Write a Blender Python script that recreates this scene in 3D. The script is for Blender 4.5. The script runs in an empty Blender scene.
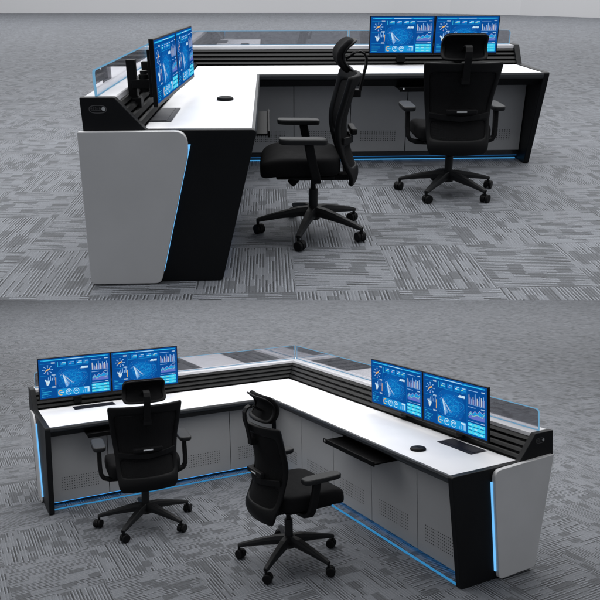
import bpy, bmesh, math, random
from mathutils import Matrix, Vector, Quaternion
random.seed(7)
C = bpy.context.scene.collection
R = math.radians
sc = bpy.context.scene

# ------------------------------------------------------------------ materials
def mat(name, col, rough=0.5, metal=0.0, spec=0.5, bump=0.0, bscale=300.0, var=0.0, vscale=6.0, coat=0.0):
    m = bpy.data.materials.new(name); m.use_nodes = True
    nt = m.node_tree; b = nt.nodes['Principled BSDF']
    b.inputs['Base Color'].default_value = (*col, 1); b.inputs['Roughness'].default_value = rough
    b.inputs['Metallic'].default_value = metal; b.inputs['Specular IOR Level'].default_value = spec
    b.inputs['Coat Weight'].default_value = coat
    tc = nt.nodes.new('ShaderNodeTexCoord')
    if var:
        n = nt.nodes.new('ShaderNodeTexNoise'); n.inputs['Scale'].default_value = vscale; n.inputs['Detail'].default_value = 5
        nt.links.new(tc.outputs['Object'], n.inputs['Vector'])
        mr = nt.nodes.new('ShaderNodeMapRange'); mr.inputs['From Min'].default_value = .3; mr.inputs['From Max'].default_value = .7
        mr.inputs['To Min'].default_value = 1 - var; mr.inputs['To Max'].default_value = 1 + var
        nt.links.new(n.outputs['Fac'], mr.inputs['Value'])
        mx = nt.nodes.new('ShaderNodeVectorMath'); mx.operation = 'SCALE'; mx.inputs[0].default_value = col
        nt.links.new(mr.outputs['Result'], mx.inputs['Scale']); nt.links.new(mx.outputs[0], b.inputs['Base Color'])
        mr2 = nt.nodes.new('ShaderNodeMapRange'); mr2.inputs['From Min'].default_value = .3; mr2.inputs['From Max'].default_value = .7
        mr2.inputs['To Min'].default_value = max(rough - .06, .02); mr2.inputs['To Max'].default_value = min(rough + .06, 1)
        nt.links.new(n.outputs['Fac'], mr2.inputs['Value']); nt.links.new(mr2.outputs['Result'], b.inputs['Roughness'])
    if bump:
        n2 = nt.nodes.new('ShaderNodeTexNoise'); n2.inputs['Scale'].default_value = bscale; n2.inputs['Detail'].default_value = 2
        nt.links.new(tc.outputs['Object'], n2.inputs['Vector'])
        bp = nt.nodes.new('ShaderNodeBump'); bp.inputs['Strength'].default_value = bump; bp.inputs['Distance'].default_value = .002
        nt.links.new(n2.outputs['Fac'], bp.inputs['Height']); nt.links.new(bp.outputs[0], b.inputs['Normal'])
    return m

def emit(name, col, s=1.0):
    m = bpy.data.materials.new(name); m.use_nodes = True; nt = m.node_tree; nt.nodes.clear()
    e = nt.nodes.new('ShaderNodeEmission'); e.inputs[0].default_value = (*col, 1); e.inputs[1].default_value = s
    o = nt.nodes.new('ShaderNodeOutputMaterial'); nt.links.new(e.outputs[0], o.inputs[0]); return m

M = {}
M['black'] = mat('black_lacquer', (.0045, .005, .006), .45, spec=.14, var=.15, vscale=3)
M['slat'] = mat('black_anodised_slat', (.0055, .0057, .006), .42, metal=.0, spec=.17)
M['edge'] = mat('black_edge_band', (.016, .018, .021), .38, spec=.35)
M['white'] = mat('white_laminate', (.70, .70, .72), .45, spec=.35, var=.012, vscale=9, bump=.05, bscale=900)
M['silver'] = mat('silver_grey_paint', (.46, .46, .468), .45, metal=.1, spec=.5, var=.06, vscale=2.6)
M['ledge'] = mat('pale_aluminium', (.52, .52, .54), .4, metal=.15, var=.03)
M['panel'] = mat('grey_front_panel', (.285, .288, .296), .45, metal=.1, spec=.5, var=.05, vscale=2.5)
M['hole'] = mat('punched_hole', (.02, .021, .024), .8, spec=.1)
M['plinth'] = mat('black_plinth', (.012, .014, .018), .25, spec=.6)
M['plastic'] = mat('black_plastic', (.0045, .0045, .005), .5, spec=.11, bump=.15, bscale=900)
M['base'] = mat('chair_base_nylon', (.011, .0115, .0125), .45, spec=.16, bump=.1, bscale=700)
M['fabric'] = mat('black_fabric', (.005, .005, .0055), .9, spec=.1, bump=.6, bscale=500, var=.2, vscale=20)
M['tag'] = mat('grey_tag', (.55, .56, .58), .4)
M['tray'] = mat('tray_black', (.003, .003, .0034), .5, spec=.06)
M['bezel'] = mat('monitor_black', (.004, .004, .0045), .4, spec=.15)
M['box'] = mat('power_box_lid', (.010, .011, .018), .35, spec=.2)
M['logo'] = mat('logo_print', (.32, .33, .34), .5)
M['logodim'] = mat('logo_oval_print', (.05, .05, .053), .5)
M['ledA'] = emit('led_blue', (.07, .33, .66), 1.0)
M['ledB'] = emit('led_blue_wide', (.035, .21, .43), 1.0)
M['glowA'] = emit('added_blue_glow_upper', (.02, .14, .38), .8)  # glow added under the upper desk's panels, not a fitted light
M['glowB'] = emit('added_blue_glow_lower', (.02, .17, .42), 3.2)  # same added glow for the lower desk, stronger
M['led_end'] = emit('led_blue_side', (.16, .50, .92), 1.1)
M['glassedge'] = emit('lit_glass_edge', (.22, .50, .76), 0.68)

def glass():
    m = bpy.data.materials.new('tinted_glass'); m.use_nodes = True; nt = m.node_tree; nt.nodes.clear()
    t = nt.nodes.new('ShaderNodeBsdfTransparent'); t.inputs[0].default_value = (.80, .80, .82, 1)
    g = nt.nodes.new('ShaderNodeBsdfGlossy'); g.inputs['Color'].default_value = (.9, .9, .93, 1); g.inputs['Roughness'].default_value = .02
    fr = nt.nodes.new('ShaderNodeLayerWeight'); fr.inputs['Blend'].default_value = .5
    pw = nt.nodes.new('ShaderNodeMath'); pw.operation = 'POWER'; pw.inputs[1].default_value = 3.0; nt.links.new(fr.outputs['Facing'], pw.inputs[0])
    ad = nt.nodes.new('ShaderNodeMath'); ad.operation = 'MULTIPLY_ADD'; ad.inputs[1].default_value = .5; ad.inputs[2].default_value = .25; ad.use_clamp = True
    nt.links.new(pw.outputs[0], ad.inputs[0])
    mx = nt.nodes.new('ShaderNodeMixShader'); nt.links.new(ad.outputs[0], mx.inputs[0])
    nt.links.new(t.outputs[0], mx.inputs[1]); nt.links.new(g.outputs[0], mx.inputs[2])
    o = nt.nodes.new('ShaderNodeOutputMaterial'); nt.links.new(mx.outputs[0], o.inputs[0]); return m
M['glass'] = glass()

def mesh_fabric():
    # woven see-through netting of the chair backs
    m = mat('chair_netting', (.0045, .0045, .005), .8, spec=.12)
    nt = m.node_tree; b = nt.nodes['Principled BSDF']
    tc = nt.nodes.new('ShaderNodeTexCoord'); w = []
    for ax in ('X', 'Z'):
        wv = nt.nodes.new('ShaderNodeTexWave'); wv.bands_direction = ax; wv.inputs['Scale'].default_value = 55
        nt.links.new(tc.outputs['Object'], wv.inputs['Vector']); w.append(wv)
    mx = nt.nodes.new('ShaderNodeMath'); mx.operation = 'MAXIMUM'
    nt.links.new(w[0].outputs['Fac'], mx.inputs[0]); nt.links.new(w[1].outputs['Fac'], mx.inputs[1])
    mr = nt.nodes.new('ShaderNodeMapRange'); mr.inputs['To Min'].default_value = .9; mr.inputs['To Max'].default_value = 1.0
    nt.links.new(mx.outputs[0], mr.inputs['Value']); nt.links.new(mr.outputs[0], b.inputs['Alpha'])
    bp = nt.nodes.new('ShaderNodeBump'); bp.inputs['Strength'].default_value = .5; bp.inputs['Distance'].default_value = .002
    nt.links.new(mx.outputs[0], bp.inputs['Height']); nt.links.new(bp.outputs[0], b.inputs['Normal'])
    return m
M['net'] = mesh_fabric()

def carpet(name, tx, ty, ox, oy):
    """carpet tiles, tx by ty metres: broken ribs that run along x in one tile and along y in the next"""
    m = bpy.data.materials.new(name); m.use_nodes = True; nt = m.node_tree; b = nt.nodes['Principled BSDF']
    N = nt.nodes.new; L = nt.links.new
    def mth(op, a, b_=None, c=None):
        n = N('ShaderNodeMath'); n.operation = op
        for i, v in enumerate((a, b_, c)):
            if v is None: continue
            if isinstance(v, (int, float)): n.inputs[i].default_value = v
            else: L(v, n.inputs[i])
        return n.outputs[0]
    tc = N('ShaderNodeTexCoord'); sp = N('ShaderNodeSeparateXYZ'); L(tc.outputs['Object'], sp.inputs[0])
    X = mth('DIVIDE', mth('SUBTRACT', sp.outputs['X'], ox), tx); Y = mth('DIVIDE', mth('SUBTRACT', sp.outputs['Y'], oy), ty)
    ix = mth('FLOOR', X); iy = mth('FLOOR', Y); fx = mth('SUBTRACT', X, ix); fy = mth('SUBTRACT', Y, iy)
    par = mth('FLOORED_MODULO', mth('ADD', ix, iy), 2.0)       # 0: ribs along x, 1: ribs along y
    def mixf(a, c): # par ? c : a
        return mth('ADD', mth('MULTIPLY', a, mth('SUBTRACT', 1.0, par)), mth('MULTIPLY', c, par))
    along = mixf(fx, fy); across = mixf(fy, fx)
    def wn(*v):
        cb = N('ShaderNodeCombineXYZ')
        for i, s in enumerate(v):
            if isinstance(s, (int, float)): cb.inputs[i].default_value = s
            else: L(s, cb.inputs[i])
        w = N('ShaderNodeTexWhiteNoise'); w.noise_dimensions = '3D'; L(cb.outputs[0], w.inputs['Vector']); return w.outputs['Value']
    tid = mth('ADD', mth('MULTIPLY', ix, 17.13), mth('MULTIPLY', iy, 5.71))
    NR = 29.0
    jit = N('ShaderNodeTexNoise'); jit.inputs['Scale'].default_value = 90; L(tc.outputs['Object'], jit.inputs['Vector'])
    rr = mth('ADD', mth('MULTIPLY', across, NR), mth('MULTIPLY', mth('SUBTRACT', jit.outputs['Fac'], .5), .35)); rid = mth('FLOOR', rr); rf = mth('SUBTRACT', rr, rid)
    hw = mth('ADD', .13, mth('MULTIPLY', wn(rid, tid, 77.0), .16))
    rib = mth('LESS_THAN', mth('ABSOLUTE', mth('SUBTRACT', rf, .5)), hw)
    seg = mth('FLOOR', mth('ADD', mth('MULTIPLY', along, 4.4), mth('MULTIPLY', wn(rid, tid, 1.0), 4.0)))
    ron = wn(rid, seg, mth('ADD', tid, 3.0))
    bid = mth('FLOOR', mth('MULTIPLY', across, 10.0)); bseg = mth('FLOOR', mth('ADD', mth('MULTIPLY', along, 6.0), mth('MULTIPLY', wn(bid, tid, 9.0), 3.0)))
    blk = wn(bid, bseg, mth('ADD', tid, 7.0))
    blight = mth('GREATER_THAN', blk, .80); bdark = mth('LESS_THAN', blk, .15)
    base = mth('ADD', mth('SUBTRACT', .150, mth('MULTIPLY', bdark, .058)), mth('MULTIPLY', blight, .018))
    amp = mth('SUBTRACT', 1.0, mth('MULTIPLY', mth('ADD', bdark, blight), .75))
    dk = mth('ADD', .055, mth('MULTIPLY', ron, .072))
    v = mth('SUBTRACT', base, mth('MULTIPLY', mth('MULTIPLY', rib, mth('GREATER_THAN', ron, .18)), mth('MULTIPLY', amp, dk)))
    lt = mth('LESS_THAN', mth('ABSOLUTE', mth('SUBTRACT', rf, .02)), .16)
    v = mth('ADD', v, mth('MULTIPLY', mth('MULTIPLY', lt, amp), mth('MULTIPLY', mth('GREATER_THAN', ron, .30), .125)))
    # tile seam
    ex = mth('MINIMUM', mth('MINIMUM', fx, mth('SUBTRACT', 1.0, fx)), mth('MINIMUM', fy, mth('SUBTRACT', 1.0, fy)))
    v = mth('SUBTRACT', v, mth('MULTIPLY', mth('LESS_THAN', ex, .005), .015))
    v = mth('MULTIPLY', v, mth('ADD', .97, mth('MULTIPLY', wn(ix, iy, 31.0), .06)))
    ns = N('ShaderNodeTexNoise'); ns.inputs['Scale'].default_value = 260; ns.inputs['Detail'].default_value = 3; L(tc.outputs['Object'], ns.inputs['Vector'])
    v = mth('MULTIPLY', v, mth('ADD', .0, mth('MULTIPLY', ns.outputs['Fac'], 2.0)))
    n3 = N('ShaderNodeTexNoise'); n3.inputs['Scale'].default_value = 1.4; n3.inputs['Detail'].default_value = 4; L(tc.outputs['Object'], n3.inputs['Vector'])
    v = mth('MULTIPLY', v, mth('ADD', .86, mth('MULTIPLY', n3.outputs['Fac'], .28)))
    cb = N('ShaderNodeCombineXYZ'); L(mth('MULTIPLY', v, .948), cb.inputs[0]); L(mth('MULTIPLY', v, 1.0), cb.inputs[1]); L(mth('MULTIPLY', v, 1.105), cb.inputs[2])
    L(cb.outputs[0], b.inputs['Base Color'])
    b.inputs['Roughness'].default_value = .72; b.inputs['Specular IOR Level'].default_value = .35
    bp = N('ShaderNodeBump'); bp.inputs['Strength'].default_value = .5; bp.inputs['Distance'].default_value = .004
    L(mth('ADD', ns.outputs['Fac'], mth('MULTIPLY', rib, .5)), bp.inputs['Height']); L(bp.outputs[0], b.inputs['Normal'])
    return m
M['carpetA'] = carpet('carpet_tiles_upper', .5, .64, 1.97, -2.09)
M['carpetB'] = carpet('carpet_tiles_lower', .62, .58, .0, .1)
M['wall'] = mat('pale_wall', (.50, .50, .512), .8, spec=.2, var=.015, vscale=.2)
M['slab'] = mat('slab_edge', (.12, .12, .125), .8)

SCR = [('scr_deep', (.003, .072, .30), 1), ('scr_blue', (.004, .17, .52), 1), ('scr_mid', (.012, .30, .68), 1), ('scr_cyan', (.05, .62, .88), 1),
       ('scr_white', (.56, .78, .93), 1), ('scr_orange', (.80, .46, .14), 1), ('scr_cream', (.60, .62, .62), 1), ('scr_purple', (.12, .17, .55), 1),
       ('scr_green', (.30, .66, .45), 1), ('scr_pink', (.38, .34, .62), 1), ('scr_haze', (.004, .098, .375), 1), ('scr_haze2', (.004, .135, .46), 1), ('scr_pale', (.25, .50, .85), 1)]
SM = [emit(*s) for s in SCR]
SI = {s[0][4:]: i for i, s in enumerate(SCR)}

# ------------------------------------------------------------------ mesh builder
class MB:
    def __init__(s): s.v = []; s.f = []; s.m = []
    def add(s, vs, fs, mi=0):
        o = len(s.v); s.v += [tuple(p) for p in vs]; s.f += [tuple(i + o for i in f) for f in fs]; s.m += [mi] * len(fs); return s
    def box(s, a, b, mi=0, T=None):
        x0, y0, z0 = a; x1, y1, z1 = b
        vs = [Vector(p) for p in ((x0, y0, z0), (x1, y0, z0), (x1, y1, z0), (x0, y1, z0), (x0, y0, z1), (x1, y0, z1), (x1, y1, z1), (x0, y1, z1))]
        if T: vs = [T @ p for p in vs]
        return s.add(vs, [(0, 3, 2, 1), (4, 5, 6, 7), (0, 1, 5, 4), (1, 2, 6, 5), (2, 3, 7, 6), (3, 0, 4, 7)], mi)
    def prism(s, poly, fn, t0, t1, mi=0):
        """poly of (u,z); fn(u,t,z)->point, from t0 to t1"""
        n = len(poly); vs = [fn(u, t0, z) for u, z in poly] + [fn(u, t1, z) for u, z in poly]
        fs = [tuple(range(n))[::-1], tuple(range(n, 2 * n))] + [(i, (i + 1) % n, n + (i + 1) % n, n + i) for i in range(n)]
        return s.add(vs, fs, mi)
    def ring(s, prof, stations, mi=0, closed=True, caps=True):
        """stations: functions mapping a profile point to a 3-D point"""
        n = len(prof); vs = []; fs = []
        for st in stations: vs += [st(*p) for p in prof]
        for k in range(len(stations) - 1):
            for i in range(n if closed else n - 1):
                j = (i + 1) % n; fs.append((k * n + i, k * n + j, (k + 1) * n + j, (k + 1) * n + i))
        if closed and caps: fs += [tuple(range(n))[::-1], tuple(range((len(stations) - 1) * n, len(stations) * n))]
        return s.add(vs, fs, mi)
    def sweep(s, path, sec, up=Vector((0, 0, 1)), mi=0, scales=None):
        """sec: list of (a,b) offsets; a along side, b along up-ish"""
        path = [Vector(p) for p in path]; n = len(sec); vs = []; fs = []
        for k, p in enumerate(path):
            d = (path[min(k + 1, len(path) - 1)] - path[max(k - 1, 0)]).normalized()
            side = d.cross(up)
            if side.length < 1e-4: side = d.cross(Vector((0, 1, 0)))
            side.normalize(); u2 = side.cross(d).normalized(); sca = scales[k] if scales else 1
            if not isinstance(sca, tuple): sca = (sca, sca)
            vs += [p + side * a * sca[0] + u2 * b * sca[1] for a, b in sec]
        for k in range(len(path) - 1):
            for i in range(n):
                j = (i + 1) % n; fs.append((k * n + i, k * n + j, (k + 1) * n + j, (k + 1) * n + i))
        fs += [tuple(range(n))[::-1], tuple(range((len(path) - 1) * n, len(path) * n))]
        return s.add(vs, fs, mi)
    def cyl(s, a, b, r, n=20, mi=0, r2=None):
        a = Vector(a); b = Vector(b); d = (b - a).normalized(); x = d.orthogonal().normalized(); y = d.cross(x); r2 = r if r2 is None else r2
        vs = []; 
        for c, q in ((a, r), (b, r2)): vs += [c + (x * math.cos(2 * math.pi * i / n) + y * math.sin(2 * math.pi * i / n)) * q for i in range(n)]
        fs = [tuple(range(n))[::-1], tuple(range(n, 2 * n))] + [(i, (i + 1) % n, n + (i + 1) % n, n + i) for i in range(n)]
        return s.add(vs, fs, mi)
    def build(s, name, mats, parent=None, bevel=0, smooth=False, subsurf=0, solid=0, seg=2, loc=None):
        if not isinstance(mats, (list, tuple)): mats = [mats]
        me = bpy.data.meshes.new(name); me.from_pydata(s.v, [], s.f)
        for m in mats: me.materials.append(m)
        for p, mi in zip(me.polygons, s.m): p.material_index = mi; p.use_smooth = smooth
        bm = bmesh.new(); bm.from_mesh(me); bmesh.ops.recalc_face_normals(bm, faces=bm.faces); bm.to_mesh(me); bm.free()
        me.update()
        o = bpy.data.objects.new(name, me); C.objects.link(o)
        if loc: o.location = loc
        if parent: o.parent = parent
        if solid:
            d = o.modifiers.new('t', 'SOLIDIFY'); d.thickness = solid; d.offset = 0
        if bevel:
            d = o.modifiers.new('b', 'BEVEL'); d.width = bevel; d.segments = seg; d.limit_method = 'ANGLE'; d.angle_limit = R(35); d.harden_normals = False
        if subsurf:
            d = o.modifiers.new('s', 'SUBSURF'); d.levels = subsurf; d.render_levels = subsurf
        return o

def rounded(poly, rad):
    """round the corners of a (u,z) polygon; rad: dict index->radius"""
    out = []; n = len(poly)
    for i, p in enumerate(poly):
        r = rad.get(i, 0)
        if not r: out.append(p); continue
        p = Vector(p); a = Vector(poly[i - 1]) - p; b = Vector(poly[(i + 1) % n]) - p
        p0 = p + a.normalized() * r; p1 = p + b.normalized() * r
        for k in range(7):
            t = k / 6; out.append(tuple(p0 * (1 - t) ** 2 + p * 2 * t * (1 - t) + p1 * t * t))
    return out

def thing(name, label, cat, F, loc=(0, 0, 0), rz=0, group=None, S=None):
    o = bpy.data.objects.new(name, None); C.objects.link(o); o.empty_display_size = .1
    m = F @ Matrix.Translation(loc) @ Matrix.Rotation(rz, 4, 'Z')
    l, q, s_ = m.decompose(); o.rotation_mode = 'QUATERNION'; o.location = l; o.rotation_quaternion = q
    if S: o.scale = S
    o['label'] = label; o['category'] = cat
    if group: o['group'] = group
    return o
def copy_tree(o, parent=None):
    c = o.copy(); C.objects.link(c); c.parent = parent
    for ch in list(o.children): copy_tree(ch, c)
    return c
def place(o, F, loc, rz, label, group=None, S=None):
    m = F @ Matrix.Translation(loc) @ Matrix.Rotation(rz, 4, 'Z')
    l, q, s_ = m.decompose(); o.rotation_mode = 'QUATERNION'; o.location = l; o.rotation_quaternion = q
    if S: o.scale = S
    o['label'] = label
    if group: o['group'] = group

# ------------------------------------------------------------------ frames of the two floors
FA = Matrix.Identity(4)
FB = Matrix(((0.42759859742941525, 0.9039150776297734, -0.009847431600734353, 1.1584666709761173),
             (-0.8517440531537487, 0.40652024715944846, 0.3305652077329049, 0.3429396673102225),
             (0.30280605573747343, -0.13296172788096872, 0.943731779439403, -3.441110630998536), (0, 0, 0, 1)))
CA = Vector((0.8479382985422854, -6.507020307629933, 1.359653982019682))
RA = ((0.9990076397042709, -0.04453077453186881, -0.0008636736028465354),
      (-0.01896362467159965, -0.4077259397006121, -0.912907409890278),
      (0.04030033190700899, 0.9120178552050685, -0.4081657935610721))

# ------------------------------------------------------------------ setting
def structure(o): o['kind'] = 'structure'; return o
# upper floor: a slab whose front edge is cut straight and undercut
e0 = Vector((-0.44520, -3.40258)); e1 = Vector((2.40698, -3.53524)); d = (e1 - e0).normalized(); nrm = Vector((-d.y, d.x))
L0 = e0 - d * 45; L1_ = e0 + d * 48
f0 = L0 + nrm * 62; f1 = L1_ + nrm * 62
b = MB(); th = .045; uc = .125
b.add([(L0.x, L0.y, 0), (L1_.x, L1_.y, 0), (f1.x, f1.y, 0), (f0.x, f0.y, 0),
       (L0.x + nrm.x * uc, L0.y + nrm.y * uc, -th), (L1_.x + nrm.x * uc, L1_.y + nrm.y * uc, -th), (f1.x, f1.y, -th), (f0.x, f0.y, -th)],
      [(0, 1, 2, 3), (4, 7, 6, 5), (0, 4, 5, 1), (1, 5, 6, 2), (2, 6, 7, 3), (3, 7, 4, 0)])
structure(b.build('floor', M['carpetA']))
b = MB(); b.add([(-45, -30, 0), (25, -30, 0), (25, 45, 0), (-45, 45, 0), (-45, -30, -.05), (25, -30, -.05), (25, 45, -.05), (-45, 45, -.05)],
                [(0, 1, 2, 3), (4, 7, 6, 5), (0, 4, 5, 1), (1, 5, 6, 2), (2, 6, 7, 3), (3, 7, 4, 0)])
lf = structure(b.build('floor', M['carpetB'])); lf.matrix_world = FB
# far wall, bending towards the viewer at the right
pl = [(-44, 37.8), (-14.3, 37.2), (2.8, 36.8), (8, 35.9), (10.9, 34.6), (14.0, 32.2), (16.7, 28.75), (20.5, 22.5), (26, 12)]
b = MB(); n = len(pl)
cen = Vector((-5, 10)); pts2 = []
for x, y in pl:
    v = (Vector((x, y)) - cen).normalized() * .3; pts2.append((x + v.x, y + v.y))
vs = [(x, y, .004) for x, y in pl] + [(x, y, 14) for x, y in pl] + [(x, y, .004) for x, y in pts2] + [(x, y, 14) for x, y in pts2]
fs = []
for i in range(n - 1):
    fs += [(i, i + 1, n + i + 1, n + i), (2 * n + i, 3 * n + i, 3 * n + i + 1, 2 * n + i + 1), (n + i, n + i + 1, 3 * n + i + 1, 3 * n + i)]
fs += [(0, n, 3 * n, 2 * n), (n - 1, 3 * n - 1, 4 * n - 1, 2 * n - 1)]
b.add(vs, fs); w = b.build('wall', M['wall'], smooth=False); structure(w)

# ------------------------------------------------------------------ desk
def make_desk(F, P, label):
    D1, D2, L1, L2, H, sb, lw, gh, ft1, ft2, gy = [P[k] for k in ('D1', 'D2', 'L1', 'L2', 'H', 'sb', 'lw', 'gh', 'ft1', 'ft2', 'gy')]
    z = .75; T = .045
    root = thing('control_desk', label, 'desk', F, group='L-shaped control desks')
    # an L path: from the end of one wing to the corner to the end of the other; profile point = (u1, u2, z)
    def Lst(e1=T, e2=T):
        return [lambda a, c, h: (a, -L1 + e1, h), lambda a, c, h: (a, -c, h), lambda a, c, h: (L2 - e2, -c, h)]
    def Lsweep(prof, name, m, e=T, **k):
        b = MB(); prof = [p if len(p) == 3 else (p[0], p[0], p[1]) for p in prof]
        b.ring(prof, Lst(e, e)); return b.build(name, m, root, **k)
    # worktop and its black front edge band
    eb = .022
    Lsweep([(sb - .02, sb - .02, z - .022), (D1 - eb, D2 - eb, z - .022), (D1 - eb, D2 - eb, z), (sb - .02, sb - .02, z)], 'desktop', M['white'])
    Lsweep([(D1 - eb, D2 - eb, z - .034), (D1 - .008, D2 - .008, z - .040), (D1, D2, z - .030), (D1, D2, z - .012), (D1 - .006, D2 - .006, z + .001), (D1 - eb, D2 - eb, z + .003)], 'edge_band', M['edge'])
    Lsweep([(sb - .02, sb - .02, z - .10), (D1 - .10, D2 - .10, z - .10), (D1 - .035, D2 - .035, z - .05), (D1 - .035, D2 - .035, z - .024), (sb - .02, sb - .02, z - .024)], 'under_frame', M['black'])
    # pale ledge, back cover and slatted wall between ledge and worktop
    Lsweep([(0.0, H - .028), (lw + .004, H - .028), (lw + .004, H - .004), (lw, H), (0.003, H), (0.0, H - .004)], 'ledge', M['ledge'])
    k1, k2 = max(P['ob1'], 0), max(P['ob2'], 0)
    Lsweep([(k1 + .02, k2 + .02, .03), (k1 + .04, k2 + .04, .03), (.03, .03, z), (.03, .03, H - .0285), (.006, .006, H - .0285), (.006, .006, z)], 'back_cover', M['silver'])
    prof = []; t = 4; z1 = H - .029; z0 = z + .001
    for i in range(t):
        za = z1 - (z1 - z0) * i / t; zb = z1 - (z1 - z0) * (i + 1) / t
        f = lambda zz: lw + (sb - lw - .012) * (z1 - zz) / (z1 - z0)
        g = (za - zb)
        prof += [(f(za) + .001, za), (f(za) + .012, za - g * .12), (f(za - g * .55) + .012, za - g * .55), (f(za - g * .62) - .012, za - g * .62), (f(zb) - .012, zb + g * .02)]
    prof.append((f(z0), z0)); prof += [(.035, z0), (.035, z1)]
    Lsweep(prof, 'slatted_wall', M['slat'])
    # the two black end panels, each with a silver cover, a lit gap and a maker's oval
    def fn1(u, t_, h): return (u, -L1 + t_, h)
    def fn2(u, t_, h): return (L2 - t_, -u, h)
    for k, (fn, D, ft, ob) in enumerate(((fn1, D1, ft1, P['ob1']), (fn2, D2, ft2, P['ob2']))):
        poly = [(ob, 0.0), (D - ft, 0.0), (D + .004, z + .005), (sb + .012, z + .007), (lw + .008, H + .004), (-.004, H + .004), (-.004, z)]
        pr = MB().prism(rounded(poly, {1: .02, 2: .025, 4: .008}), fn, 0, T).build('end_panel', M['black'], root, bevel=.004)
        cov = P['cover'][k]
        c = MB().prism(rounded(cov, {1: .055, 2: .04, 3: .03, 4: .03}), fn, -P['ct'][k], -.002).build('side_cover', M['silver'], root, bevel=.003)
        a = Vector(P['led'][k][0]); bb = Vector(P['led'][k][1]); wv = Vector((.009, 0))
        MB().prism([tuple(a - wv * .3), tuple(a + wv), tuple(bb + wv), tuple(bb - wv * .3)], fn, -.011, -.0005).build('light_strip', M['led_end'], root)
        # oval emblem: outline, small lettering and a round mark
        if k == 0: g = lambda x, y, t_: fn(P['lg'][k][0] + x, t_, P['lg'][k][1] + y)
        else: g = lambda x, y, t_: fn(P['lg'][k][0] - x, t_, P['lg'][k][1] + y)
        e = MB(); n = 40; vs = []; hw, hh = .040, .0185
        for q in range(n):
            a_ = 2 * math.pi * q / n; cx = math.copysign(abs(math.cos(a_)) ** .75, math.cos(a_)); sy = math.copysign(abs(math.sin(a_)) ** .75, math.sin(a_))
            vs += [g(hw * cx, hh * sy, -.0012), g((hw - .003) * cx, (hh - .003) * sy, -.0012)]
        e.add(vs, [(2 * q, 2 * ((q + 1) % n), 2 * ((q + 1) % n) + 1, 2 * q + 1) for q in range(n)])
        em = e.build('emblem_oval', M['logodim'], pr)
        e = MB()
        def r_(x0, y0, x1, y1): e.add([g(x0, y0, -.0016), g(x1, y0, -.0016), g(x1, y1, -.0016), g(x0, y1, -.0016)], [(0, 1, 2, 3)])
        for q, gl in enumerate(('k', 'e', 's', 'i', 'n')):
            x = -.031 + q * .0095
            if gl in 'kein': r_(x, .0, x + .0016, .0085)
            if gl in 'es':
                r_(x, .0, x + .006, .0015); r_(x, .0035, x + .006, .005); r_(x, .007, x + .006, .0085)
            if gl == 's': r_(x, .004, x + .0015, .008); r_(x + .0045, .001, x + .006, .0045)
            if gl == 'k': r_(x + .002, .0035, x + .006, .005); r_(x + .0045, .0, x + .006, .0035); r_(x + .0045, .005, x + .006, .0085)
            if gl == 'n': r_(x + .0045, 0, x + .006, .0085); r_(x, .007, x + .006, .0085)
        r_(-.031, -.006, .014, -.0045)
        e.build('emblem_lettering', M['logodim'], pr)
        e = MB(); n = 20; cx0 = .026
        vs = [g(cx0 + .0085 * math.cos(2 * math.pi * q / n), .001 + .0095 * math.sin(2 * math.pi * q / n), -.0018) for q in range(n)]
        e.add(vs, [tuple(range(n))]); e.build('emblem_mark', M['logo'], pr)
        e = MB(); vs = [g(cx0 - .002 + .0035 * math.cos(2 * math.pi * q / n), .003 + .0035 * math.sin(2 * math.pi * q / n), -.0021) for q in range(n)]
    # front panels below the worktop, in bays, with punched vents
    p1, p2, pz = P['p1'], P['p2'], P['pz']
    MB().ring([(a, a2, h) for a, a2, h in ((.28, .28, .04), (p1 - .022, p2 - .022, .04), (p1 - .022, p2 - .022, z - .101), (.05, .05, z - .101))], Lst()).build('carcass', M['plinth'], root)
    def bay(wing, s0, s1, first):
        g_ = .003
        if wing == 1: fn = lambda s_, o_, h: (p1 + o_, s_, h)
        else: fn = lambda s_, o_, h: (s_, -p2 - o_, h)
        b_ = MB(); s0 += g_; s1 -= g_
        b_.add([fn(s0, -.018, pz), fn(s1, -.018, pz), fn(s1, 0, pz), fn(s0, 0, pz), fn(s0, -.018, z - .102), fn(s1, -.018, z - .102), fn(s1, 0, z - .102), fn(s0, 0, z - .102)],
               [(0, 3, 2, 1), (4, 5, 6, 7), (0, 1, 5, 4), (1, 2, 6, 5), (2, 3, 7, 6), (3, 0, 4, 7)])
        o = b_.build('front_panel', M['panel'], root, bevel=.002)
        mid = (s0 + s1) / 2; wd = P['vw']; wd = min(wd, abs(s1 - s0) * .62)
        if wd < .2: return
        v = MB(); nc = 16; nr = 6; hz = (P['vz'][1] - P['vz'][0]) / (nr - 1); r0 = .0052 * P['vs']
        for i in range(nc):
            for j in range(nr):
                cx = mid - wd / 2 + wd * (i + (.5 if j % 2 else 0) * 0) / (nc - 1); cz = P['vz'][0] + hz * j
                v.add([fn(cx + r0 * math.cos(R(60 * q)), .0012, cz + r0 * math.sin(R(60 * q))) for q in range(6)], [tuple(range(6))])
        v.build('vent_holes', M['hole'], o)
    for s0, s1 in zip(P['b1'][:-1], P['b1'][1:]): bay(1, s1, s0, 0)
    for s0, s1 in zip(P['b2'][:-1], P['b2'][1:]): bay(2, s0, s1, 0)
    q1, q2 = P['q1'], P['q2']
    pq1, pq2 = min(q1 - .035, p1 - .065), min(q2 - .035, p2 - .065)
    Lsweep([(.26, .26, .0), (pq1, pq2, .0), (pq1, pq2, .0395), (.26, .26, .0395)], 'plinth', M['plinth'])
    w5 = P['lw5']; Lsweep([(q1 - w5, q2 - w5, .003), (q1 + w5, q2 + w5, .003), (q1 + w5, q2 + w5, .009), (q1 - w5, q2 - w5, .009)], 'floor_light_strip', M[P['led_m']], e=T + .01)
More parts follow.
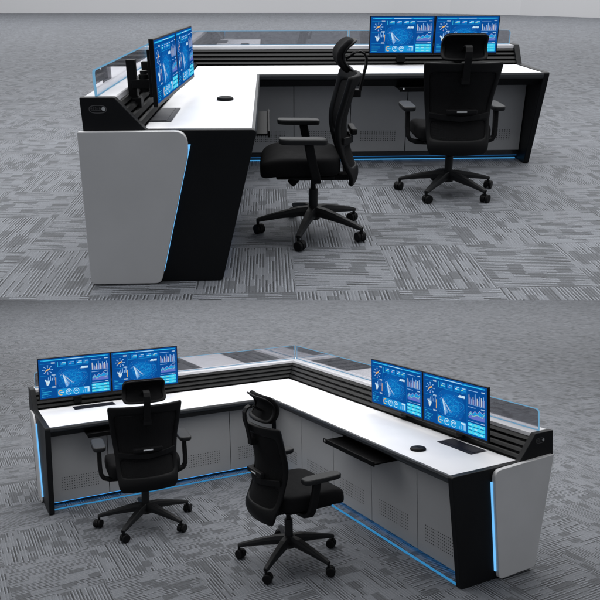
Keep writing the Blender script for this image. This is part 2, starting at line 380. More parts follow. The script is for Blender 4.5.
    Lsweep([(p1 - .062, p2 - .062, .034), (p1 - .024, p2 - .024, .034), (p1 - .024, p2 - .024, .0385), (p1 - .062, p2 - .062, .0385)], 'added_recess_glow', M[P['glow']], e=T + .01)  # added glowing strip that tints the recess below the panels blue
    # glass screens standing on the ledge, their edges lit
    def gpane(wing, s0, s1, rs=None):
        fn = (lambda s_, o_, h: (gy + o_, s_, h)) if wing == 1 else (lambda s_, o_, h: (s_, -gy + o_, h))
        poly = [(s0, H + .002), (s1, H + .002), (s1, gh), (s0, gh)]
        rd = {}
        if rs == 's0': rd = {3: .03}
        if rs == 's1': rd = {2: .03}
        poly = rounded(poly, rd)
        b_ = MB(); n_ = len(poly); vs = [fn(u, -.005, h) for u, h in poly] + [fn(u, .005, h) for u, h in poly]
        b_.add(vs, [tuple(range(n_))[::-1], tuple(range(n_, 2 * n_))])
        pane = b_.build('glass_screen', M['glass'], root)
        # rim: a fine strip round the pane
        cxp = sum(u for u, h in poly) / n_; czp = (H + gh) / 2; rim = MB(); inn = []
        rw = .0038
        for i in range(n_):
            u, h = poly[i]; a = Vector(poly[i - 1]); c_ = Vector(poly[(i + 1) % n_]); p_ = Vector((u, h))
            n1 = (p_ - a).normalized(); n2 = (c_ - p_).normalized(); nn = Vector((-(n1.y + n2.y), n1.x + n2.x)); nn.normalize()
            if nn.dot(Vector((cxp, czp)) - p_) < 0: nn = -nn
            k_ = max(abs(nn.dot(Vector((-n1.y, n1.x)))), .5); inn.append(tuple(p_ + nn * rw / k_))
        vs = []
        for o_ in (-.0056, .0056): vs += [fn(u, o_, h) for u, h in poly] + [fn(u, o_, h) for u, h in inn]
        fs = []
        for i in range(n_):
            j = (i + 1) % n_
            fs += [(i, j, n_ + j, n_ + i), (2 * n_ + i, 3 * n_ + i, 3 * n_ + j, 2 * n_ + j), (i, 2 * n_ + i, 2 * n_ + j, j), (n_ + i, n_ + j, 3 * n_ + j, 3 * n_ + i)]
        rim.add(vs, fs); rim.build('lit_edge', M['glassedge'], pane)
    for w_, s0, s1, rs in P['glass']: gpane(w_, s0, s1, rs)
    # flush power boxes in the worktop
    for x0, y0, x1, y1, along in P['pads']:
        pb = MB().box((x0, y0, z + .0005), (x1, y1, z + .004)).build('power_box', M['box'], root, bevel=.0015)
        if along == 'y': lid = MB().box((x0 + (x1 - x0) * .12, y0 + .012, z + .0042), (x0 + (x1 - x0) * .78, y1 - .012, z + .006))
        else: lid = MB().box((x0 + .012, y0 + (y1 - y0) * .22, z + .0042), (x1 - .012, y0 + (y1 - y0) * .88, z + .006))
        lid.build('lid', M['box'], pb, bevel=.0008)
    # keyboard trays on runners under the front edge
    for wing, s0, s1, dep, tz in P['trays']:
        if wing == 1: T_ = lambda a, o_, h: (D1 + o_, a, h)
        else: T_ = lambda a, o_, h: (a, -D2 - o_, h)
        b_ = MB()
        def bb_(a0, a1, o0, o1, h0, h1):
            b_.add([T_(a0, o0, h0), T_(a1, o0, h0), T_(a1, o1, h0), T_(a0, o1, h0), T_(a0, o0, h1), T_(a1, o0, h1), T_(a1, o1, h1), T_(a0, o1, h1)],
                   [(0, 3, 2, 1), (4, 5, 6, 7), (0, 1, 5, 4), (1, 2, 6, 5), (2, 3, 7, 6), (3, 0, 4, 7)])
        bb_(s0, s1, dep - .30, dep, tz - .012, tz); bb_(s0, s1, dep + .0005, dep + .012, tz - .022, tz + .014)
        tr = b_.build('keyboard_tray', M['tray'], root, bevel=.003)
        b_ = MB(); bb_(s0 + .01, s0 + .03, -.20, -.05, tz + .001, z - .101); b_.build('runner', M['tray'], tr)
        b_ = MB(); bb_(s1 - .03, s1 - .01, -.20, -.05, tz + .001, z - .101); b_.build('runner', M['tray'], tr)
        b_ = MB(); c0 = s0 + .03 if wing == 2 else s1 - .03
        bb_(c0 - .006, c0 + .006, dep + .0125, dep + .0135, tz - .006, tz + .008); b_.build('latch', M['tag'], tr)
    return root

PA = dict(lw5=.005, led_m='ledA', ct=(.036, .03), glow='glowA', D1=.791, D2=.932, L1=3.21, L2=3.033, H=.901, sb=.272, lw=.144, gh=1.017, ft1=.189, ft2=.193, gy=.06, ob1=-.048, ob2=0.0,
          cover=([(-.024, .757), (.47, .757), (.474, .66), (.298, .006), (-.050, .006)], [(.0, .69), (.47, .69), (.474, .60), (.298, .006), (-.02, .006)]),
          led=(((.4745, .69), (.306, .062)),) * 2, lg=((.074, .853), (.074, .853)),
          p1=.62, p2=.60, pz=.086, q1=.56, q2=.545, b1=[-.64, -1.24, -1.84, -2.44, -3.16], b2=[.64, 1.06, 1.53, 2.0, 2.47, 2.985],
          vw=.32, vz=(.178, .255), vs=.8,
          glass=[(1, -3.155, -1.62, 's0'), (1, -1.61, -.07, None), (2, .075, 1.55, None), (2, 1.56, 2.975, 's1')],
          pads=[(.253, -2.955, .368, -2.53, 'y'), (2.42, -.44, 2.76, -.30, 'x')],
          trays=[(2, 1.86, 2.46, .04, .645), (1, -2.62, -1.86, .052, .625)])
PB = dict(lw5=.009, led_m='ledB', ct=(.018, .036), glow='glowB', D1=1.044, D2=.879, L1=2.957, L2=3.769, H=.925, sb=.294, lw=.151, gh=1.077, ft1=-.003, ft2=.057, gy=.078, ob1=.25, ob2=.215,
          cover=([(.20, .745), (.44, .745), (.50, .66), (.70, .006), (.48, .006)],
                 [(.026, .772), (.553, .748), (.556, .64), (.522, .010), (.200, .022)]),
          led=(((.51, .68), (.70, .06)), ((.5565, .668), (.5275, .06))), lg=((.10, .865), (.118, .876)),
          p1=.87, p2=.745, pz=.045, q1=.93, q2=.80, b1=[-.77, -1.23, -1.82, -2.41, -2.91], b2=[.90, 1.45, 2.04, 2.63, 3.22, 3.72],
          vw=.36, vz=(.145, .255), vs=.85,
          glass=[(1, -2.905, -1.5, 's0'), (1, -1.49, -.09, None), (2, .10, 1.78, None), (2, 1.79, 3.72, 's1')],
          pads=[(3.085, -.455, 3.455, -.305, 'x'), (.337, -2.61, .47, -2.23, 'y')],
          trays=[(2, 2.26, 3.0, .075, .645), (1, -2.62, -2.02, .06, .66)])
deskA = make_desk(FA, PA, 'white-topped L-shaped control desk on the upper floor, silver end cover facing the viewer')
deskB = make_desk(FB, PB, 'white-topped L-shaped control desk on the lower floor, its corner pointing away')

# ------------------------------------------------------------------ monitors
def screen_mesh():
    """dashboard picture on a 16 x 9 field, in flat coloured faces a hair apart"""
    b = MB(); lay = [0.0]
    def P_(x, y, k): return (x / 16 - .5, -.0004 * k, y / 9 - .5)
    def rect(x0, y0, x1, y1, c, k=1): b.add([P_(x0, y0, k), P_(x1, y0, k), P_(x1, y1, k), P_(x0, y1, k)], [(0, 1, 2, 3)], SI[c])
    def poly(ps, c, k=2): b.add([P_(x, y, k) for x, y in ps], [tuple(range(len(ps)))], SI[c])
    def line(ps, w, c, k=3, close=False):
        ps = [Vector(p) for p in ps]
        if close: ps.append(ps[0])
        for a, q in zip(ps[:-1], ps[1:]):
            d_ = (q - a); 
            if d_.length < 1e-5: continue
            n_ = Vector((-d_.y, d_.x)).normalized() * w / 2; poly([tuple(a + n_), tuple(q + n_), tuple(q - n_), tuple(a - n_)], c, k)
    def arc(cx, cy, r, w, a0, a1, c, k=4, n=18):
        pi_ = []; po = []
        for i in range(n + 1):
            t = R(a0 + (a1 - a0) * i / n); pi_.append((cx + (r - w) * math.cos(t), cy + (r - w) * math.sin(t))); po.append((cx + r * math.cos(t), cy + r * math.sin(t)))
        for i in range(n): poly([pi_[i], pi_[i + 1], po[i + 1], po[i]], c, k)
    rnd = random.Random(3)
    rect(0, 0, 16, 9, 'deep', 0)
    rect(.4, 8.5, 15.6, 8.75, 'mid', 1); rect(1.0, 8.56, 15, 8.66, 'cyan', 2); rect(5.2, 8.5, 10.8, 8.72, 'mid', 3); rect(5.8, 8.58, 10.2, 8.68, 'white', 4)
    # glow behind the map, as rings of flatter blue
    for r_, c, kk in ((3.3, 'haze', 1), (2.3, 'haze2', 1.5)): poly([(7.2 + r_ * 1.1 * math.cos(R(a)), 4.3 + r_ * .85 * math.sin(R(a))) for a in range(0, 360, 12)], c, kk)
    # left column
    for y in (7.85, 5.15, 2.35):
        rect(.3, y, 3.0, y + .05, 'mid', 2); rect(2.75, y, 3.6, y + .07, 'white', 3)
        for q in range(4): rect(2.75 + q * .22, y + .12, 2.9 + q * .22, y + .27, 'white', 3)
    for a in range(0, 360, 45):
        x_, y_ = 1.95 + 1.05 * math.cos(R(a)), 6.5 + .95 * math.sin(R(a)); line([(1.95 + .5 * math.cos(R(a)), 6.5 + .45 * math.sin(R(a))), (x_, y_)], .09, 'pale'); rect(x_ - .14, y_ - .09, x_ + .14, y_ + .09, 'pink' if a == 270 else 'pale', 4)
    poly([(1.3, 6.0), (1.7, 6.6), (2.2, 6.75), (2.55, 6.95), (2.3, 6.5), (1.9, 6.35), (1.6, 6.15)], 'orange', 5)
    poly([(1.15, 4.1), (1.5, 3.7), (1.55, 3.1), (1.8, 2.9), (2.1, 3.2), (2.3, 3.75), (2.15, 4.2), (1.85, 3.8), (1.75, 4.4), (1.55, 4.0), (1.35, 4.4)], 'white', 4)
    poly([(1.45, 3.6), (1.6, 3.1), (1.9, 3.3), (1.85, 3.7)], 'cream', 5)
    for i, h in enumerate((.8, 1.1, .6, 1.25)): rect(1.95 + i * .42, 4.0, 2.12 + i * .42, 4.0 + h, 'pale', 3)
    line([(3.55, 2.9), (3.6, 4.6)], .14, 'orange')
    for i in range(7):
        y = .4 + i * .27; rect(.4, y, 1.2 + rnd.random() * 2.2, y + .06, 'mid' if i % 2 else 'cyan', 2)
    rect(3.72, .2, 3.78, 8.3, 'blue', 2); rect(11.35, .2, 11.41, 8.3, 'blue', 2)
    # top boxes
    line([(4.0, 6.95), (4.2, 7.1), (4.2, 8.1)], .08, 'cyan', 3); rect(4.2, 6.98, 11.0, 7.05, 'mid', 2)
    for i, x in enumerate((4.9, 6.7, 8.5, 10.0)):
        rect(x - .25, 7.15, x + 1.15, 8.1, 'blue', 1); [rect(x + .3 + q * .16, 7.78, x + .41 + q * .16, 7.93, 'white', 3) for q in range(5)]
        rect(x, 7.45, x + .5, 7.6, ('green', 'pink', 'white', 'green')[i], 3); rect(x + .5, 7.38, x + 1.1, 7.6, 'cyan' if i % 2 == 0 else 'mid', 3)
    poly([(9.2, 6.15), (9.5, 6.6), (10.9, 6.6), (10.9, 6.15)], 'white', 3); rect(10.0, 6.3, 10.06, 6.6, 'deep', 4); rect(10.45, 6.2, 10.5, 6.6, 'deep', 4)
    for q in range(150):
        x_ = rnd.uniform(4.2, 10.9); y_ = rnd.uniform(2.1, 6.5); rect(x_, y_, x_ + .06, y_ + .06, rnd.choice(('mid', 'cyan', 'pale')), 2)
    # regions outline and bright fan
    cx, cy = 7.6, 4.1; ps = []
    for i in range(36):
        a = R(i * 10); r_ = 2.2 + .45 * math.sin(3 * a + .6) + .3 * math.sin(5 * a) + rnd.uniform(-.15, .15); ps.append((cx + r_ * 1.15 * math.cos(a), cy + r_ * .8 * math.sin(a)))
    line(ps, .05, 'mid', 3, True)
    for q in range(14):
        c0 = rnd.uniform(6.2, 9.2), rnd.uniform(3.0, 5.0); r0 = rnd.uniform(.45, .8); line([(c0[0] + r0 * rnd.uniform(.7, 1.2) * math.cos(R(a)), c0[1] + r0 * .8 * rnd.uniform(.7, 1.2) * math.sin(R(a))) for a in range(0, 360, 36)], .045, 'mid', 3, True)
    for i in range(9):
        x1 = 5.9 + i * .2; line([(5.25 + i * .02, 5.0), (x1 + rnd.uniform(-.1, .1), 2.0 + rnd.uniform(0, .9) + i * .12)], .05, ('white', 'pale', 'cream')[i % 3], 4)
    poly([(5.15, 5.0), (5.5, 4.9), (6.3, 2.6), (6.0, 2.2)], 'pale', 3); poly([(5.15, 5.05), (5.4, 4.9), (5.9, 3.2), (5.75, 3.0)], 'white', 4)
    for i in range(5): rect(4.7 + i * .17, 5.0 + .1 * (i % 3), 4.8 + i * .17, 5.1 + .1 * (i % 3), 'pink' if i % 2 else 'white', 4)
    # gauges
    rect(3.9, .3, 11.2, 1.85, 'mid', 1)
    arc(4.6, 1.05, .62, .2, 60, 300, 'orange'); rect(4.5, .98, 5.3, 1.12, 'white', 4)
    for x_ in (6.35, 8.05): arc(x_, 1.05, .66, .12, 0, 330, 'white'); arc(x_, 1.05, .3, .12, 0, 200, 'white'); rect(x_ - .05, 1.0, x_ + .3, 1.1, 'white', 4)
    for i, h in enumerate((.5, .7, .9)): rect(9.5 + i * .5, .5, 9.62 + i * .5, .5 + h, 'pale', 3)
    poly([(9.9, 1.45), (9.9, 1.75), (11.0, 1.75), (11.0, .5), (10.75, .5), (10.75, 1.45)], 'white', 3)
    # right column
    rect(11.7, 7.85, 14.0, 7.95, 'pale', 3); [rect(14.8 + q * .2, 7.92, 14.94 + q * .2, 8.1, 'white', 3) for q in range(4)]
    hs = (1.6, .9, 1.3, 1.9, 1.2, 1.7, 1.5, 1.75)
    for i, h in enumerate(hs): rect(11.82 + i * .48, 5.55, 11.98 + i * .48, 5.55 + h, 'cream' if i % 2 == 0 else 'pale', 3); rect(12.05 + i * .48, 5.55, 12.13 + i * .48, 5.55 + h * .7, 'pink', 3)
    rect(11.7, 5.45, 15.6, 5.5, 'pale', 3); rect(11.7, 4.95, 13.4, 5.05, 'pale', 3); [rect(14.7 + q * .2, 4.97, 14.84 + q * .2, 5.15, 'white', 3) for q in range(4)]
    tp = [(11.8, 3.7), (12.3, 4.3), (12.8, 3.9), (13.3, 4.5), (13.8, 4.1), (14.4, 4.75), (15.0, 4.3), (15.5, 4.7)]
    poly([(11.8, 3.0)] + tp + [(15.5, 3.0)], 'mid', 2)
    poly([(11.8, 3.0)] + [(x_, 3.0 + (y_ - 3.0) * (.75 - .3 * (i % 2))) for i, (x_, y_) in enumerate(tp)] + [(15.5, 3.0)], 'purple', 3)
    line([(x_, 3.0 + (y_ - 3.0) * (.45 + .35 * (i % 3 == 1))) for i, (x_, y_) in enumerate(tp)], .09, 'green', 5); line(tp, .07, 'pink', 5)
    rect(11.7, 2.5, 15.0, 2.56, 'pale', 3); [rect(14.7 + q * .2, 2.47, 14.84 + q * .2, 2.65, 'white', 3) for q in range(4)]
    for j in range(3):
        y = .3 + j * .68; rect(11.6, y, 15.6, y + .56, 'cyan', 2)
        for i in range(3): [rect(11.85 + i * 1.3 + q * .17, y + .2, 11.97 + i * 1.3 + q * .17, y + .36, ('green', 'white', 'white')[(i + j) % 3], 3) for q in range(4)]
    return b
SB = screen_mesh()
def make_monitor(F, label, loc, rz, w, h, z0):
    """origin below the middle of the panel, on the worktop; screen faces local -y"""
    o = thing('monitor', label, 'monitor', F, loc, rz, group='monitors showing blue dashboards')
    b = MB().box((-w / 2, 0, z0), (w / 2, .022, z0 + h)); b.box((-w / 2 + .05, .0225, z0 + .04), (w / 2 - .05, .045, z0 + h - .05))
    b.build('housing', M['bezel'], o, bevel=.003)
    s = MB(); s.f = SB.f; s.m = SB.m
    bz = .008; bot = .018
    s.v = [(x * (w - 2 * bz), y * 1.0 - .0006, z0 + bot + (zz + .5) * (h - bz - bot)) for x, y, zz in SB.v]
    s_o = s.build('screen', SM, o)
    MB().box((-.04, .0455, z0 + h * .3), (.04, .06, z0 + h * .75)).build('mount_plate', M['plastic'], o, bevel=.002)
    return o
zt = .75
def mon_on_line(F, a, b_, z0, h, lab2, face):
    """two monitors filling a-b, side by side; face: unit vector of viewing side"""
    a = Vector(a); b_ = Vector(b_); d_ = b_ - a; L = d_.length; w = L / 2
    # local x must run so that local -y faces 'face'
    x = d_.normalized(); yv = Vector((-x.y, x.x))
    if (-yv).dot(Vector(face)) < 0: x = -x
    rz = math.atan2(x.y, x.x)
    for i, l in enumerate(lab2):
        c = a + d_ * (.25 + .5 * i)
        make_monitor(F, l, (c.x, c.y, zt), rz, w - .003, h, z0 - zt)
mon_on_line(FA, (.328, -3.08), (.385, -1.85), .838, .306, ('upper desk monitor seen at an angle, the nearer one above the power box', 'upper desk monitor seen at an angle, the farther of the angled pair'), (1, 0))
mon_on_line(FA, (1.697, -.35), (2.782, -.35), .838, .306, ('upper desk monitor facing the viewer, the one no chair hides', 'upper desk monitor partly hidden behind a chair headrest'), (0, -1))
mon_on_line(FB, (.35, -2.905), (.35, -1.563), .845, .398, ('dashboard monitor at the left end of the lower desk, beside the end panel', 'dashboard monitor behind the headrest of the left lower chair'), (1, 0))
mon_on_line(FB, (2.06, -.355), (3.52, -.355), .828, .398, ('lower desk right wing monitor, the one nearer the desk corner', 'lower desk right wing monitor nearer the silver end cover'), (0, -1))

# monitor arms: a post clamped to the slatted wall with two short arms
def make_arm(F, label, base, rz, span, zpost, zarm, reach):
    o = thing('desk_mount', label, 'desk mount', F, base, rz, group='monitor mounts clamped to the slatted walls')
    b = MB()
    for s in (-1, 1):
        x = s * span / 2
        p = MB().box((x - .022, -.022, .035), (x + .022, .022, zpost if s < 0 else zpost * .8)).build('post', M['plastic'], o, bevel=.003)
        MB().box((x - .035, -.04, .012), (x + .035, .03, .07)).build('clamp', M['plastic'], o, bevel=.004)
        a = MB().box((x - .03, -reach + .01, zarm - .022), (x + .03, .0, zarm + .022)); a.cyl((x, -reach * .5, zarm - .04), (x, -reach * .5, zarm + .045), .024)
        a.build('arm', M['plastic'], o, bevel=.003)
        MB().cyl((x, -reach * .5 - .001, zarm + .046), (x, -reach * .5, zarm + .062), .018, mi=0).build('joint_cap', M['base'], o)
    MB().box((-span / 2, -.012, zarm - .016), (span / 2, .012, zarm + .016)).build('crossbar', M['plastic'], o, bevel=.002)
    return o
make_arm(FA, 'black twin monitor arm with tall post, seen behind the angled upper monitors', (.175, -2.62, .785), R(90), .44, .25, .135, .115)
make_arm(FA, 'black monitor arm low behind the two upper monitors facing the viewer', (2.235, -.245, .765), 0, .5, .10, .12, .045)
make_arm(FB, 'black monitor arm low behind the two monitors of the lower desk left wing', (.245, -2.235, .765), R(90), .62, .12, .14, .045)
make_arm(FB, 'black monitor arm behind the two monitors of the lower desk right wing', (2.79, -.25, .765), 0, .7, .12, .14, .045)

# round black discs on the worktops
def puck(F, label, x, y, r):
    o = thing('desk_grommet', label, 'cable grommet', F, (x, y, .7505), 0, group='round black discs on the worktops')
    n = 32; prof = [(0, .018), (.78, .018), (.94, .014), (1, .006), (.98, 0)]
    b = MB()
    vs = [(0, 0, .019)]
    for q, hh in prof[1:]: vs += [(r * q * math.cos(2 * math.pi * i / n), r * q * math.sin(2 * math.pi * i / n), hh) for i in range(n)]
    fs = [(0, 1 + i, 1 + (i + 1) % n) for i in range(n)]
    for k in range(len(prof) - 2): fs += [(1 + k * n + i, 1 + (k + 1) * n + i, 1 + (k + 1) * n + (i + 1) % n, 1 + k * n + (i + 1) % n) for i in range(n)]
    b.add(vs, fs).build('cap', M['plastic'], o, smooth=True)
    MB().box((-r * .5, -.006, .0182), (r * .5, .006, .0195)).build('slot', M['tray'], o)
puck(FA, 'round black disc on the white worktop of the upper desk', .595, -2.225, .05)
puck(FB, 'round black disc on the white worktop of the lower desk, beside the power box', 3.165, -.69, .058)

# ------------------------------------------------------------------ office chair (front = local +y)
def smoothstep(t): return t * t * (3 - 2 * t)
def interp(tab, t):
    for (a, va), (c, vc) in zip(tab[:-1], tab[1:]):
        if t <= c: k = (t - a) / (c - a); return va + (vc - va) * k
    return tab[-1][1]
def catmull(tab, t):
    n = len(tab)
    for i in range(n - 1):
        if t <= tab[i + 1][0] or i == n - 2:
            a, b_ = tab[i], tab[i + 1]; k = (t - a[0]) / (b_[0] - a[0]); m0 = (tab[i + 1][1] - tab[max(i - 1, 0)][1]) / (tab[i + 1][0] - tab[max(i - 1, 0)][0]) * (b_[0] - a[0])
            j = min(i + 2, n - 1); m1 = (tab[j][1] - a[1]) / (tab[j][0] - a[0]) * (b_[0] - a[0])
            return (2 * k**3 - 3 * k**2 + 1) * a[1] + (k**3 - 2 * k**2 + k) * m0 + (-2 * k**3 + 3 * k**2) * b_[1] + (k**3 - k**2) * m1
def make_chair(F, label, loc, rz, S):
    o = thing('office_chair', label, 'chair', F, loc, rz, group='black mesh office chairs', S=S)
    # five-star base, casters
    b = MB(); b.cyl((0, 0, .085), (0, 0, .165), .040, 24, r2=.034); b.build('hub', M['base'], o, bevel=.004)
    sec = [(-1, -1), (1, -1), (1.0, .2), (.72, 1), (-.72, 1), (-1, .2)]
    for k in range(5):
        a = R(90 + 72 * k); dx, dy = math.cos(a), math.sin(a)
        path = [(dx * r_, dy * r_, h) for r_, h in ((.02, .135), (.09, .132), (.2, .112), (.30, .090), (.338, .080))]
        MB().sweep(path, [(p * .5, q * .5) for p, q in sec], scales=[(.058, .058), (.052, .052), (.042, .038), (.034, .026), (.030, .020)]).build('leg', M['base'], o, bevel=.003)
        cxy = Vector((dx * .333, dy * .333, 0)); ca = a + R(90 + (35, -20, 60, 10, -50)[k]); cd = Vector((math.cos(ca), math.sin(ca), 0)); sd = Vector((-cd.y, cd.x, 0))
        c = MB(); wc = cxy + cd * .012
        for s in (-1, 1): c.cyl(wc + sd * (s * .008) + Vector((0, 0, .029)), wc + sd * (s * .027) + Vector((0, 0, .029)), .029, 22)
        cs = c.build('caster', M['plastic'], o, bevel=.004)
        h = MB(); h.cyl(cxy + Vector((0, 0, .05)), cxy + Vector((0, 0, .088)), .009, 12)
        # hood over the wheels
        pts = []; 
        for s in (-1, 1):
            pts += [wc + sd * (s * .0065) + Vector((0, 0, .029)) + cd * (math.cos(R(q)) * .031) + Vector((0, 0, math.sin(R(q)) * .031)) for q in range(-30, 211, 30)]
        nn = len(pts) // 2
        h.add(pts, [tuple(range(nn))[::-1], tuple(range(nn, 2 * nn))] + [(i, (i + 1) % nn, nn + (i + 1) % nn, nn + i) for i in range(nn)])
        h.build('hood', M['plastic'], cs)
    MB().cyl((0, 0, .16), (0, 0, .27), .027, 24).build('column', M['base'], o, bevel=.003)
    MB().cyl((0, 0, .26), (0, 0, .375), .015, 20).build('gas_lift', M['plastic'], o)
    # mechanism, knob, lever
    b = MB(); b.box((-.075, -.13, .335), (.075, .11, .388)); b.box((-.035, -.24, .325), (.035, -.10, .365)); mech = b.build('mechanism', M['plastic'], o, bevel=.008)
    MB().cyl((0, .10, .335), (0, .135, .30), .026, 20).build('tension_knob', M['plastic'], o, bevel=.004)
    MB().sweep([(.07, .02, .355), (.16, .03, .345), (.21, .035, .350)], [(.006, -.004), (.006, .004), (-.006, .004), (-.006, -.004)], scales=[1, 1, 2]).build('lever', M['plastic'], o, bevel=.002)
    # seat: a padded slab with a rolled front edge
    b = MB(); nx, ny = 14, 16; vs = []; idx = {}
    def hw(y): # half width along the seat
        return .245 + .012 * math.sin(max(0, min(1, (y + .22) / .5)) * math.pi)
    layers = [(.95, .388), (1.0, .400), (1.006, .44), (.998, .470), (.965, .486)]
    def outline(sc_, n=44):
        r = []
        for i in range(n):
            a = 2 * math.pi * i / n; cx, sy = math.cos(a), math.sin(a)
            ex = math.copysign(abs(cx) ** .34, cx); ey = math.copysign(abs(sy) ** .38, sy)
            r.append((ex * .252 * sc_, .083 + ey * .228 * sc_))
        return r
    n = 44
    def zoff(x, y):
        fr = max(0, (y - .18) / .13); return -.035 * fr * fr + .012 * (abs(x) / .25) ** 2 + .008 * max(0, (-.12 - y) / .1)
    for sc_, zz in layers: vs += [(x, y, zz + (zoff(x, y) if zz > .43 else zoff(x, y) * .6)) for x, y in outline(sc_)]
    for sc_ in (.88, .6, .28): vs += [(x, y, .493 + .004 * (1 - sc_) + zoff(x, y)) for x, y in outline(sc_)]
    vs.append((0, .083, .496)); nl = len(layers) + 3; fs = [tuple(range(n))[::-1]]
    for k in range(nl - 1): fs += [(k * n + i, k * n + (i + 1) % n, (k + 1) * n + (i + 1) % n, (k + 1) * n + i) for i in range(n)]
    fs += [((nl - 1) * n + i, (nl - 1) * n + (i + 1) % n, nl * n) for i in range(n)]
    b.add(vs, fs).build('seat', M['fabric'], o, smooth=True, subsurf=1)
    MB().box((-.19, -.11, .372), (.19, .22, .389)).build('seat_pan', M['plastic'], o, bevel=.008)
    # back: side profile y(z) and half width w(z)
    prof = [(.325, -.232), (.38, -.252), (.50, -.218), (.60, -.192), (.68, -.188), (.80, -.218), (.93, -.252)]
    wid = [(.325, .175), (.36, .197), (.45, .203), (.55, .205), (.70, .222), (.85, .243), (.93, .250)]
    def bp(s, z_, push=0):
        w_ = interp(wid, z_); y_ = catmull(prof, z_)
        return Vector((s * w_, y_ + .080 * abs(s) ** 2.3 * (1 if z_ > .45 else .45 + .55 * (z_ - .325) / .125) - push, z_))
    zs = [.325, .335, .36, .39, .43, .47, .51, .545, .575, .605, .64, .68, .72, .77, .82, .865, .905, .92, .93]
    ss = [-1, -.965, -.86, -.6, -.3, 0, .3, .6, .86, .965, 1]
    def gridpart(keep, name, m, push, th, par=o, sub=1):
        b_ = MB(); ids = {}; vs_ = []; fs_ = []
        def vid(i, j):
            if (i, j) not in ids:
                z_ = zs[i]; s_ = ss[j]
                # round the outer corners
                p = bp(s_, z_, push)
                if i in (0,) : p.x *= .93
                if i == len(zs) - 1: p.x *= .965
                ids[(i, j)] = len(vs_); vs_.append(p)
            return ids[(i, j)]
        for i in range(len(zs) - 1):
            for j in range(len(ss) - 1):
                if keep(i, j): fs_.append((vid(i, j), vid(i, j + 1), vid(i + 1, j + 1), vid(i + 1, j)))
        b_.add(vs_, fs_); return b_.build(name, m, par, smooth=True, solid=th, subsurf=sub)
    frame_keep = lambda i, j: j in (0, 1, 8, 9) or i <= 3 or i >= 15 or i in (7,)
    fr = gridpart(frame_keep, 'back_frame', M['plastic'], 0, .026)
    gridpart(lambda i, j: 1 <= i <= 16 and 1 <= j <= 8, 'back_netting', M['net'], -.002, .005)
    # lumbar bar across the back with its pad, pale tag
    b = MB(); sec = [(-.008, -.018), (.008, -.018), (.008, .018), (-.008, .018)]
    b.sweep([bp(s, .585 - .02 * (1 - abs(s)), .020) for s in (-.92, -.6, -.3, 0, .3, .6, .92)], sec).build('lumbar_bar', M['plastic'], o, bevel=.003)
    b = MB(); b.box((-.10, -.240, .60), (.10, -.205, .632)); b.build('lumbar_pad', M['plastic'], o, bevel=.008)
    MB().box((-.032, -.2425, .612), (.032, -.2405, .620)).build('brand_tag', M['tag'], o)
    # spine from mechanism to back
    MB().box((-.04, -.238, .337), (.04, -.12, .362)).build('back_bracket', M['plastic'], o, bevel=.004)
    # headrest: curved pad in a frame, hook-shaped bracket
    b = MB(); nz, nx_ = 9, 11; vs = []; fs = []
    for i in range(nz):
        t = i / (nz - 1) * 2 - 1
        for j in range(nx_):
            s = j / (nx_ - 1) * 2 - 1
            wz = .145 * (1 - .05 * t if t < 0 else 1) * (1 - .10 * abs(t) ** 6)
            y = -.142 - .060 * abs(t) ** 2.0 * (1.15 if t > 0 else .9) + .020 * s * s
            vs.append((s * wz, y, 1.020 + t * .082 * (1 - .08 * abs(s) ** 6)))
    for i in range(nz - 1):
        for j in range(nx_ - 1): fs.append((i * nx_ + j, i * nx_ + j + 1, (i + 1) * nx_ + j + 1, (i + 1) * nx_ + j))
    hd = b.add(vs, fs).build('headrest', M['fabric'], o, smooth=True, solid=.034, subsurf=2)
    b = MB(); vs2 = []; 
    ring_o = [(i, j) for i in range(nz) for j in range(nx_)]
    fs2 = [f for k, f in enumerate(fs) if (k // (nx_ - 1)) in (0, nz - 2) or (k % (nx_ - 1)) in (0, nx_ - 2)]
    b.add([(x * 1.01, y - .022, zz) for x, y, zz in vs], fs2)
    b.build('rim', M['plastic'], hd, smooth=True, solid=.014, subsurf=1)
    MB().sweep([(0, -.252, .80), (0, -.268, .88), (0, -.288, .965), (0, -.289, 1.0), (0, -.277, 1.024), (0, -.252, 1.036), (0, -.222, 1.030), (0, -.200, 1.012), (0, -.172, 1.0)],
               [(-.022, -.006), (.022, -.006), (.022, .006), (-.022, .006)], up=Vector((0, 1, 0))).build('headrest_bracket', M['plastic'], o, bevel=.003)
    MB().box((-.026, -.262, .795), (.026, -.215, .835)).build('bracket_socket', M['plastic'], o, bevel=.004)
    # arms
    for s in (-1, 1):
        sx = s * .300
        path = [(sx, .045, .592), (sx, .035, .54), (sx, .02, .47), (sx * .985, .005, .415), (sx * .93, .0, .388), (sx * .80, -.004, .374), (sx * .40, -.006, .368)]
        MB().sweep(path, [(-.014, -.024), (.014, -.024), (.014, .024), (-.014, .024)], up=Vector((0, 1, 0)), scales=[(1, 1.05), (1, 1.05), 1, 1, 1, 1, 1]).build('armrest_post', M['plastic'], o, bevel=.006)
        b = MB(); n = 30; vs = []
        for zz, q in ((.594, .86), (.598, .97), (.612, 1.0), (.621, .97), (.625, .86)):
            for i in range(n):
                a = 2 * math.pi * i / n; cx, sy = math.cos(a), math.sin(a)
                vs.append((sx + math.copysign(abs(cx) ** .5, cx) * .046 * q, .075 + math.copysign(abs(sy) ** .4, sy) * (.130 - .046 + .046 * q), zz + .004 * sy))
        fs = [tuple(range(n))[::-1], tuple(range(4 * n, 5 * n))]
        for k in range(4): fs += [(k * n + i, k * n + (i + 1) % n, (k + 1) * n + (i + 1) % n, (k + 1) * n + i) for i in range(n)]
        b.add(vs, fs).build('armrest_pad', M['base'], o, smooth=False, bevel=.002)
    return o
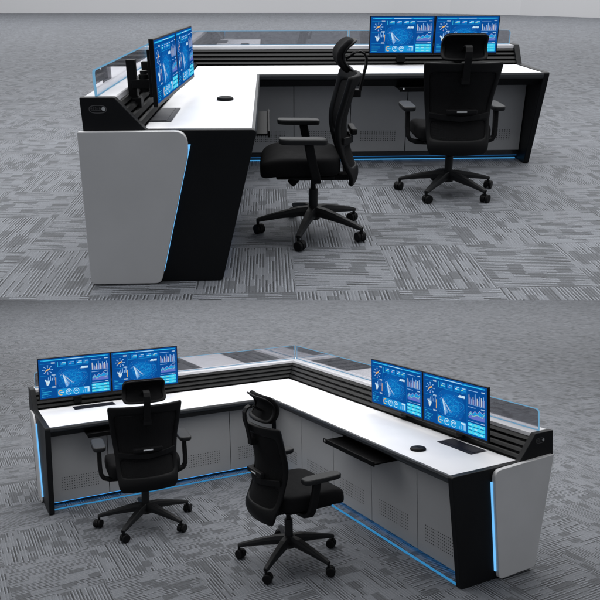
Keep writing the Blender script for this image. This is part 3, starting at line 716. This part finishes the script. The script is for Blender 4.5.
ch = make_chair(FA, 'black mesh office chair on the upper floor seen from the side, facing left', (1.106, -2.462, .001), R(90), (1, 1, 1))
for F, lab, loc, hd, S in ((FA, 'black mesh office chair on the upper floor seen from behind', (2.125, -1.614, .001), 89, (1.03, 1, .985)),
                           (FB, 'black mesh office chair on the lower floor in front of the left monitors', (1.645, -2.288, .001), 174, (1.14, 1.07, 1.115)),
                           (FB, 'black mesh office chair on the lower floor facing the right wing of the desk', (2.812, -1.572, .001), 91, (1.13, 1.09, 1.115))):
    c = copy_tree(ch); place(c, F, loc, R(hd - 90), lab, S=S)

# ------------------------------------------------------------------ light
W = bpy.data.worlds.new('World'); sc.world = W; W.use_nodes = True
bg = W.node_tree.nodes['Background']; bg.inputs[0].default_value = (.93, .96, 1.0, 1); bg.inputs[1].default_value = .60
def area(name, loc, aim, sx, sy, power, col=(1, 1, 1)):
    l = bpy.data.lights.new(name, 'AREA'); l.shape = 'RECTANGLE'; l.size = sx; l.size_y = sy; l.energy = power; l.color = col
    o = bpy.data.objects.new(name, l); C.objects.link(o); o.location = loc
    o.rotation_mode = 'QUATERNION'; o.rotation_quaternion = (Vector(aim) - Vector(loc)).to_track_quat('-Z', 'Y'); return o
area('ceiling_light', (1.0, -.5, 6.0), (1.0, -.3, 0), 9, 8, 720)
area('added_wall_fill', (-2, 24, 13), (-2, 33, 3), 44, 12, 1300)  # unseen lamp added to brighten the far wall
area('added_far_floor_fill', (2, 20, 10), (2, 20, 0), 44, 22, 5200)  # unseen lamp added to lift the distant part of the upper floor
# lower floor: unseen lamps added, since the slab blocks light from above
area('added_lower_fill', (1.2, 1.4, -.25), (1.2, 1.4, -5), 9, 7.5, 540)
area('added_lower_fill_far', (1.2, 16, -.25), (1.2, 16, -9), 26, 18, 3300)  # added fill for the distant carpet of the lower floor

# ------------------------------------------------------------------ camera
cam = bpy.data.cameras.new('camera'); co = bpy.data.objects.new('camera', cam); C.objects.link(co); sc.camera = co
cam.sensor_width = 36; cam.lens = 42.0; cam.clip_end = 300; cam.clip_start = .05
m = Matrix((RA[0], [-v for v in RA[1]], [-v for v in RA[2]])).transposed().to_4x4(); m.translation = CA
co.matrix_world = m
sc.render.resolution_x = 1024; sc.render.resolution_y = 1024
sc.view_settings.view_transform = 'Standard'; sc.view_settings.look = 'None'; sc.view_settings.exposure = 0; sc.view_settings.gamma = 1
sc.cycles.transparent_max_bounces = 16
